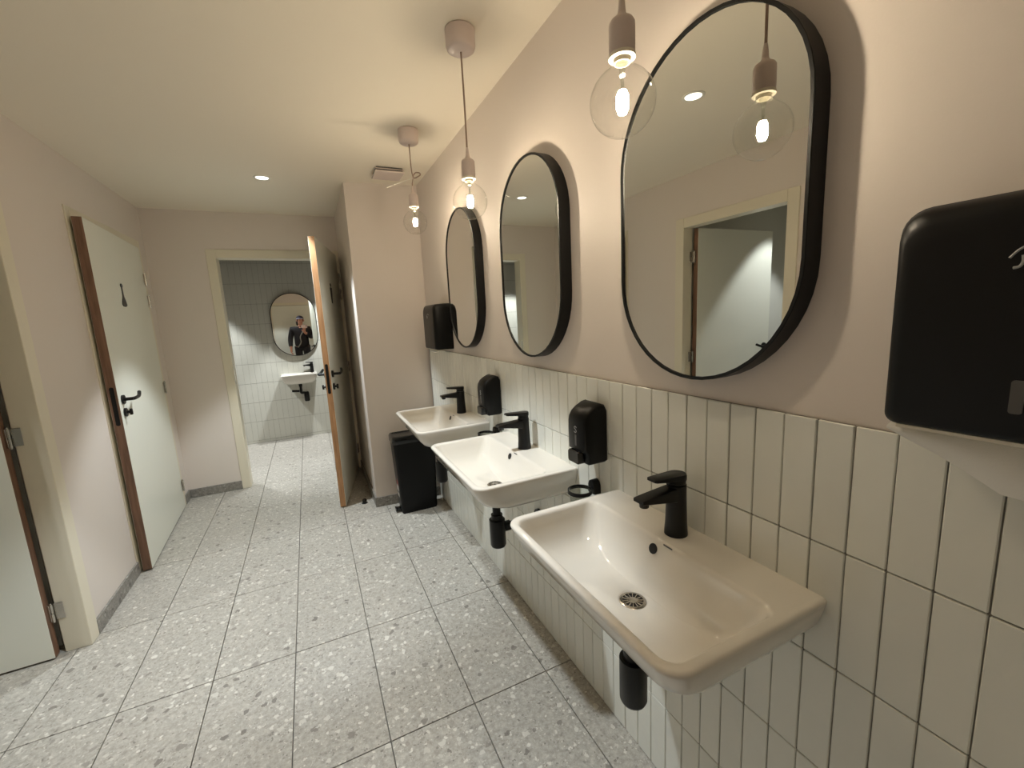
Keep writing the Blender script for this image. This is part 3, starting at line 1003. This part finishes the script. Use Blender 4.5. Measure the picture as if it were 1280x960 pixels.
# ------------------------------------------------------------------ downlights
def make_downlight(x, y, power, col, label, group='recessed ceiling downlights', spot=79, blend=.3):
    root = empty('ceiling_downlight', (x, y, CEIL))
    tag(root, label, 'downlight', group)
    bm = B(); lathe(bm, [(.050, -.0003), (.050, -.003), (.047, -.005), (.040, -.005), (.036, -.002)], 32)
    obj('trim_ring', bm, M['whiteplastic'], root, smooth=40)
    bm = B(); lathe(bm, [(.0365, -.0022), (.0365, -.0034)], 28)
    obj('lens', bm, M['lens'], root, smooth=0)
    ld = bpy.data.lights.new('downlight_beam', 'SPOT')
    ld.energy = power; ld.color = col; ld.spot_size = R(spot); ld.spot_blend = blend; ld.shadow_soft_size = .03
    lo = bpy.data.objects.new('downlight_beam', ld)
    COL.objects.link(lo); lo.parent = root; lo.location = (0, 0, -.012)
    return root
make_downlight(-.962, 3.285, DOWN_POWER, DOWN_COLOR, 'round ceiling downlight between the doors, in direct view')
make_downlight(-.965, 1.55, DOWN_POWER, DOWN_COLOR, 'round ceiling downlight seen reflected in the nearest mirror')
make_downlight(-1.45, -.22, DOWN_POWER * .4, DOWN_COLOR, 'added fill light in the ceiling behind the camera, out of view')  # added unseen fill light, brightens the near tiles by floor bounce
make_downlight(-2.78, 2.03, ROOM_POWER, ROOM_COLOR, 'round ceiling downlight inside the left cubicle')
make_downlight(-2.05, 5.43, BATH_POWER, ROOM_COLOR, 'round ceiling downlight at the left of the washroom')
make_downlight(-.50, 5.43, BATH_POWER, ROOM_COLOR, 'round ceiling downlight at the right of the washroom')

# ------------------------------------------------------------------ ceiling vent
v = empty('ceiling_vent', (-.235, 2.945, CEIL))
tag(v, 'square white air vent plate on the ceiling above the shaft', 'vent')
bm = B(); box(bm, -.090, .090, -.084, .084, -.032, -.022, .004); obj('cover_plate', bm, M['plastic_taupe'], v, smooth=0)
bm = B(); box(bm, -.080, .080, -.074, .074, -.022, -.0003); obj('neck', bm, M['darkgrey'], v, smooth=0)  # dark colour carries the shadow gap between plate and ceiling
bm = B(); box(bm, -.086, .086, -.082, -.079, -.0150, -.0110); obj('slot_blade', bm, M['plastic_taupe'], v, smooth=0)

# ------------------------------------------------------------------ pedal bin
b0 = empty('pedal_bin', (-.205, 3.075, 0))
tag(b0, 'tall black plastic pedal bin under the far basin', 'bin')
bm = B()
def br(hx, hy, z, r): return [(x, y, z) for x, y in rrect(-hx, hx, -hy, hy, r, 6)]
loft(bm, [br(.128, .068, 0, .02), br(.130, .070, .01, .02), br(.152, .082, .52, .025), br(.152, .082, .53, .025)])
obj('container', bm, M['blackplastic'], b0, smooth=40)
bm = B()
loft(bm, [br(.156, .086, .530, .026), br(.159, .089, .536, .028), br(.159, .089, .572, .028), br(.153, .083, .584, .026), br(.142, .073, .586, .022), br(.138, .069, .580, .02), br(.05, .03, .577, .015)])
obj('lid', bm, M['blackgloss'], b0, smooth=40)
bm = B()
loft(bm, [[(x, y, z) for y, z in rrect(-.028, .028, .018, .030, .004, 3)] for x in (-.120, -.168)])
box(bm, -.170, -.158, -.028, .028, .012, .034, .002)
obj('pedal', bm, M['blackgloss'], b0, smooth=40)
def sticker(z0, z1, y0, y1, m):
    bm = B()
    def X(z): return -(.130 + (.152 - .130) * (z - .01) / .51) - .0008
    vs4 = [(X(z0), y0, z0), (X(z0), y1, z0), (X(z1), y1, z1), (X(z1), y0, z1)]
    extrude_poly(bm, vs4, (.0015, 0, 0))
    return obj('sticker', bm, m, b0, smooth=0)
sticker(.165, .205, -.03, .03, M['sticker_w'])
sticker(.115, .145, -.025, .025, M['sticker_w'])
s_ = sticker(.210, .245, -.03, .02, M['sticker_r']); s_['label'] = 'red sticker'

# ------------------------------------------------------------------ door stop
ds = empty('door_stop', (-.560, 3.37, 0))
tag(ds, 'small black door stop on the floor behind the open washroom door', 'door stop')
bm = B(); lathe(bm, [(.022, 0), (.022, .004), (.016, .007)], 20); obj('base', bm, M['black'], ds, smooth=40)
bm = B(); lathe(bm, [(.015, .006), (.017, .012), (.017, .028), (.013, .033)], 20); obj('bumper', bm, M['blackgloss'], ds, smooth=40)

# ------------------------------------------------------------------ small basin in the washroom
bs = empty('hand_basin', (-.965, BATHY, .818), PI / 2)
tag(bs, 'small white hand basin on the washroom wall seen through the doorway', 'sink')
bm, cxb = sink_bm(.40, .25, .06, .115)
obj('basin', bm, M['ceramic'], bs, smooth=60)
obj('drain_grate', drain_bm(-.119, cxb, .026), M['chrome'], bs, smooth=40)
bm = B()
lathe(bm, [(.02, -.124), (.02, -.16), (.015, -.16), (.015, -.215)], 18, cxb, 0)
tube(bm, smooth_path([(cxb, 0, -.20), (cxb, .0, -.235), (cxb + .03, -.03, -.245), (cxb + .04, -.05, -.26)], 5), .016, 12)
lathe(bm, [(.022, -.235), (.03, -.25), (.03, -.345), (.024, -.355)], 20, cxb + .045, -.055)
tube(bm, [(cxb, .02, -.215), (cxb - .01, .10, -.205)], .014, 12)
tube(bm, [(cxb + .045, -.055, -.275), (-.001, -.055, -.275)], .014, 12)
obj('bottle_trap', bm, M['black'], bs, smooth=40)
fb = make_faucet((-.815, BATHY - .050, .818), 0, 'black single lever tap on the small washroom hand basin', .82)

# ------------------------------------------------------------------ the photographer (seen only in the washroom mirror)
per = empty('person', (-.97, -.42, 0))
tag(per, 'person in black jacket and cap holding a phone, reflected in the washroom mirror', 'person')
PO = Vector((-.97, -.42, 0))
def skin_mesh(name, verts, edges, radii, mat, root=0, sub=1, parent=None):
    me = bpy.data.meshes.new(name + '_cage')
    me.from_pydata([Vector(p) for p in verts], edges, [])
    o = bpy.data.objects.new(name, me)
    COL.objects.link(o)
    mod = o.modifiers.new('skin', 'SKIN')
    mod.use_smooth_shade = True
    for i, r_ in enumerate(radii):
        sv = me.skin_vertices[0].data[i]
        sv.radius = r_ if isinstance(r_, tuple) else (r_, r_)
        sv.use_root = (i == root)
    ss = o.modifiers.new('sub', 'SUBSURF'); ss.levels = sub; ss.render_levels = sub
    dg = bpy.context.evaluated_depsgraph_get()
    me2 = bpy.data.meshes.new_from_object(o.evaluated_get(dg))
    o.modifiers.clear()
    o.data = me2
    bpy.data.meshes.remove(me)
    me2.materials.clear(); me2.materials.append(mat)
    for p in me2.polygons: p.use_smooth = True
    if parent: o.parent = parent
    return o
V, E, RD = [], [], []
def add(p, r_, prev=None):
    V.append(p); RD.append(r_)
    if prev is not None: E.append((prev, len(V) - 1))
    return len(V) - 1
# local frame: +y towards the mirror (facing), +x the person's right-hand side in the mirror picture
pelvis = add((0, 0, .90), (.150, .105))
waist = add((0, 0, 1.02), (.135, .095), pelvis)
chest = add((0, .01, 1.20), (.160, .110), waist)
upper = add((0, 0, 1.30), (.150, .095), chest)
neckb = add((0, .0, 1.375), (.060, .058), upper)
neckt = add((.01, .015, 1.43), (.052, .052), neckb)
jaw = add((.022, .035, 1.475), (.062, .070), neckt)
skull = add((.018, .020, 1.545), (.074, .088), jaw)
crown = add((.012, .012, 1.605), (.055, .066), skull)
nose = add((.052, .102, 1.520), .013, skull)
def arm(side, elbow, wrist, hand_dir, curl_axis, sh=(.185, 0, 1.315)):
    s0 = add((side * sh[0], sh[1], sh[2]), (.062, .062), upper)
    e0 = add(elbow, .046, s0)
    m0 = add(tuple(Vector(elbow).lerp(Vector(wrist), .5)), .041, e0)
    w0 = add(wrist, .029, m0)
    hd = Vector(hand_dir).normalized(); ca = Vector(curl_axis).normalized()
    pc = Vector(wrist) + hd * .05
    palm = add(tuple(pc), (.040, .020), w0)
    across = ca
    bend = hd.cross(ca).normalized()
    for k, (ln, off) in enumerate(((.072, -.030), (.080, -.010), (.075, .010), (.058, .029))):
        kb = Vector(wrist) + hd * .090 + across * off
        b0_ = add(tuple(kb), .0100, palm)
        p1 = kb + hd * (ln * .45) + bend * .012
        b1 = add(tuple(p1), .0092, b0_)
        p2 = p1 + hd * (ln * .25) + bend * .030
        b2 = add(tuple(p2), .0082, b1)
    tb = Vector(wrist) + hd * .035 - across * .038
    t0 = add(tuple(tb), .0125, palm)
    add(tuple(tb + hd * .030 - across * .022 + bend * .018), .0105, t0)
# right side in the picture: the arm that holds the phone up beside the chin
arm(1, (.245, .05, 1.08), (.085, .285, 1.235), (.05, .30, .75), (.9, .1, -.1))
# left side in the picture: arm hanging down, hand open
arm(-1, (-.255, -.01, 1.05), (-.262, .09, .83), (-.02, .15, -1), (.1, 1, .1))
for sd_ in (-1, 1):
    hip = add((sd_ * .09, 0, .86), (.088, .095), pelvis)
    knee = add((sd_ * .105, .015, .47), (.058, .060), hip)
    ank = add((sd_ * .11, -.01, .09), (.040, .042), knee)
    add((sd_ * .12, .12, .035), (.040, .028), ank)
body = skin_mesh('body', V, E, RD, M['skin'], 0, 2, per)
# clothing
V, E, RD = [], [], []
a = add((0, 0, .78), (.185, .140)); b = add((0, 0, 1.00), (.180, .136), a); c = add((0, .012, 1.20), (.185, .130), b)
d = add((0, 0, 1.30), (.168, .112), c); e_ = add((0, 0, 1.385), (.078, .074), d)
s0 = add((.190, 0, 1.318), .078, d); s1_ = add((.248, .05, 1.08), .064, s0); add((.130, .245, 1.20), .050, s1_)
s0 = add((-.190, 0, 1.318), .078, d); s1_ = add((-.260, -.01, 1.05), .064, s0); add((-.264, .075, .865), .048, s1_)
skin_mesh('jacket', V, E, RD, M['jacket'], 0, 2, per)
V, E, RD = [], [], []
a = add((0, 0, .93), (.158, .114))
for sd_ in (-1, 1):
    hip = add((sd_ * .09, 0, .84), (.098, .105), a); kn = add((sd_ * .105, .015, .47), (.072, .075), hip); add((sd_ * .11, -.01, .09), (.062, .066), kn)
skin_mesh('trousers', V, E, RD, M['trousers'], 0, 2, per)
for sd_ in (-1, 1):
    V, E, RD = [], [], []
    a = add((sd_ * .11, -.045, .05), (.045, .048)); b = add((sd_ * .115, .05, .045), (.048, .043), a); add((sd_ * .122, .155, .035), (.042, .033), b)
    skin_mesh('shoe', V, E, RD, M['shoe'], 0, 2, per)
# hair, backwards cap, eyes, mouth, ears
HC = Vector((.018, .020, 1.545))
def blob(bm, c, rx, ry, rz, zcut=None, n=20, m_=10, z0=-PI / 2, z1=PI / 2):
    rings = []
    for k in range(m_ + 1):
        t = z0 + (z1 - z0) * k / m_
        rings.append([(c[0] + rx * math.cos(t) * math.cos(2 * PI * i / n), c[1] + ry * math.cos(t) * math.sin(2 * PI * i / n), c[2] + rz * math.sin(t)) for i in range(n)])
    loft(bm, rings)
bm = B(); blob(bm, (.010, -.012, 1.545), .086, .088, .10); blob(bm, (-.045, -.02, 1.47), .040, .060, .085)
obj('hair', bm, M['hair'], per, smooth=80)
bm = B(); blob(bm, HC + Vector((-.002, -.004, .022)), .090, .104, .085, z0=0, z1=PI / 2)
loft(bm, [[(HC.x - .006 + .072 * math.cos(t) * q, HC.y - .075 + .085 * math.sin(t) * q, HC.z + .012 - .014 * abs(math.sin(t)) + dz) for t in [PI + PI * k / 12 for k in range(13)]] for q, dz in ((1, 0), (1, .007), (.96, .009))])
cp = obj('cap', bm, M['cap'], per, smooth=60)
bm = B()
tube(bm, [(HC.x + .0925 * math.cos(t) - .002, HC.y + .1065 * math.sin(t) - .004, HC.z + .026) for t in [PI * (.18 + .64 * k / 16) for k in range(17)]], .008, 8)
o = obj('cap_strap', bm, M['capband'], cp, smooth=60); o['label'] = 'pale strap of the cap'
for dx in (-.018, .040):
    bm = B(); blob(bm, (HC.x + dx + .018, HC.y + .083 - abs(dx) * .12, HC.z - .006), .010, .008, .007, n=10, m_=6)
    obj('eye', bm, M['eye'], per, smooth=80)
bm = B(); blob(bm, (.050, .112, 1.478), .020, .010, .006, n=12, m_=6); obj('mouth', bm, M['lip'], per, smooth=80)
for sx in (-1, 1):
    bm = B(); blob(bm, (HC.x + sx * .082, HC.y - .002, HC.z - .020), .012, .022, .032, n=12, m_=6)
    obj('ear', bm, M['skin'], per, smooth=80)
bm = B(); tube(bm, smooth_path([(.10, .118, 1.38), (.05, .155, 1.25), (-.02, .165, 1.12), (-.02, .150, .98), (-.10, .135, .86)], 6), .012, 8)
obj('bag_strap', bm, M['strap'], per, smooth=80)

# phone, just behind the viewpoint it took the picture from; its back faces the room
ph = empty('phone', CAMLOC)
tag(ph, 'pale pink phone held up sideways by the person in the washroom mirror', 'phone')
bm = B()
loft(bm, [[(x, y, z) for x, z in rrect(-.132, .018, -.062, .016, .010, 5)] for y in (-.016, -.0075)])
PR = CM.to_4x4()
o = obj('case', bm, M['phone'], ph, smooth=40); o.rotation_euler = PR.to_euler()
bm = B()
for cx_, cz_ in ((-.020, 0), (-.010, -.020)):
    lathe(bm, [(.008, -.0005), (.008, .0015), (.005, .0018)], 18, cx_, 0)
bmesh.ops.rotate(bm, verts=bm.verts, cent=(0, 0, 0), matrix=Matrix.Rotation(-PI / 2, 3, 'X'))
bmesh.ops.translate(bm, verts=bm.verts, vec=(0, -.0075, -.012))
o = obj('camera_lens', bm, M['blackgloss'], ph, smooth=40); o.rotation_euler = PR.to_euler()
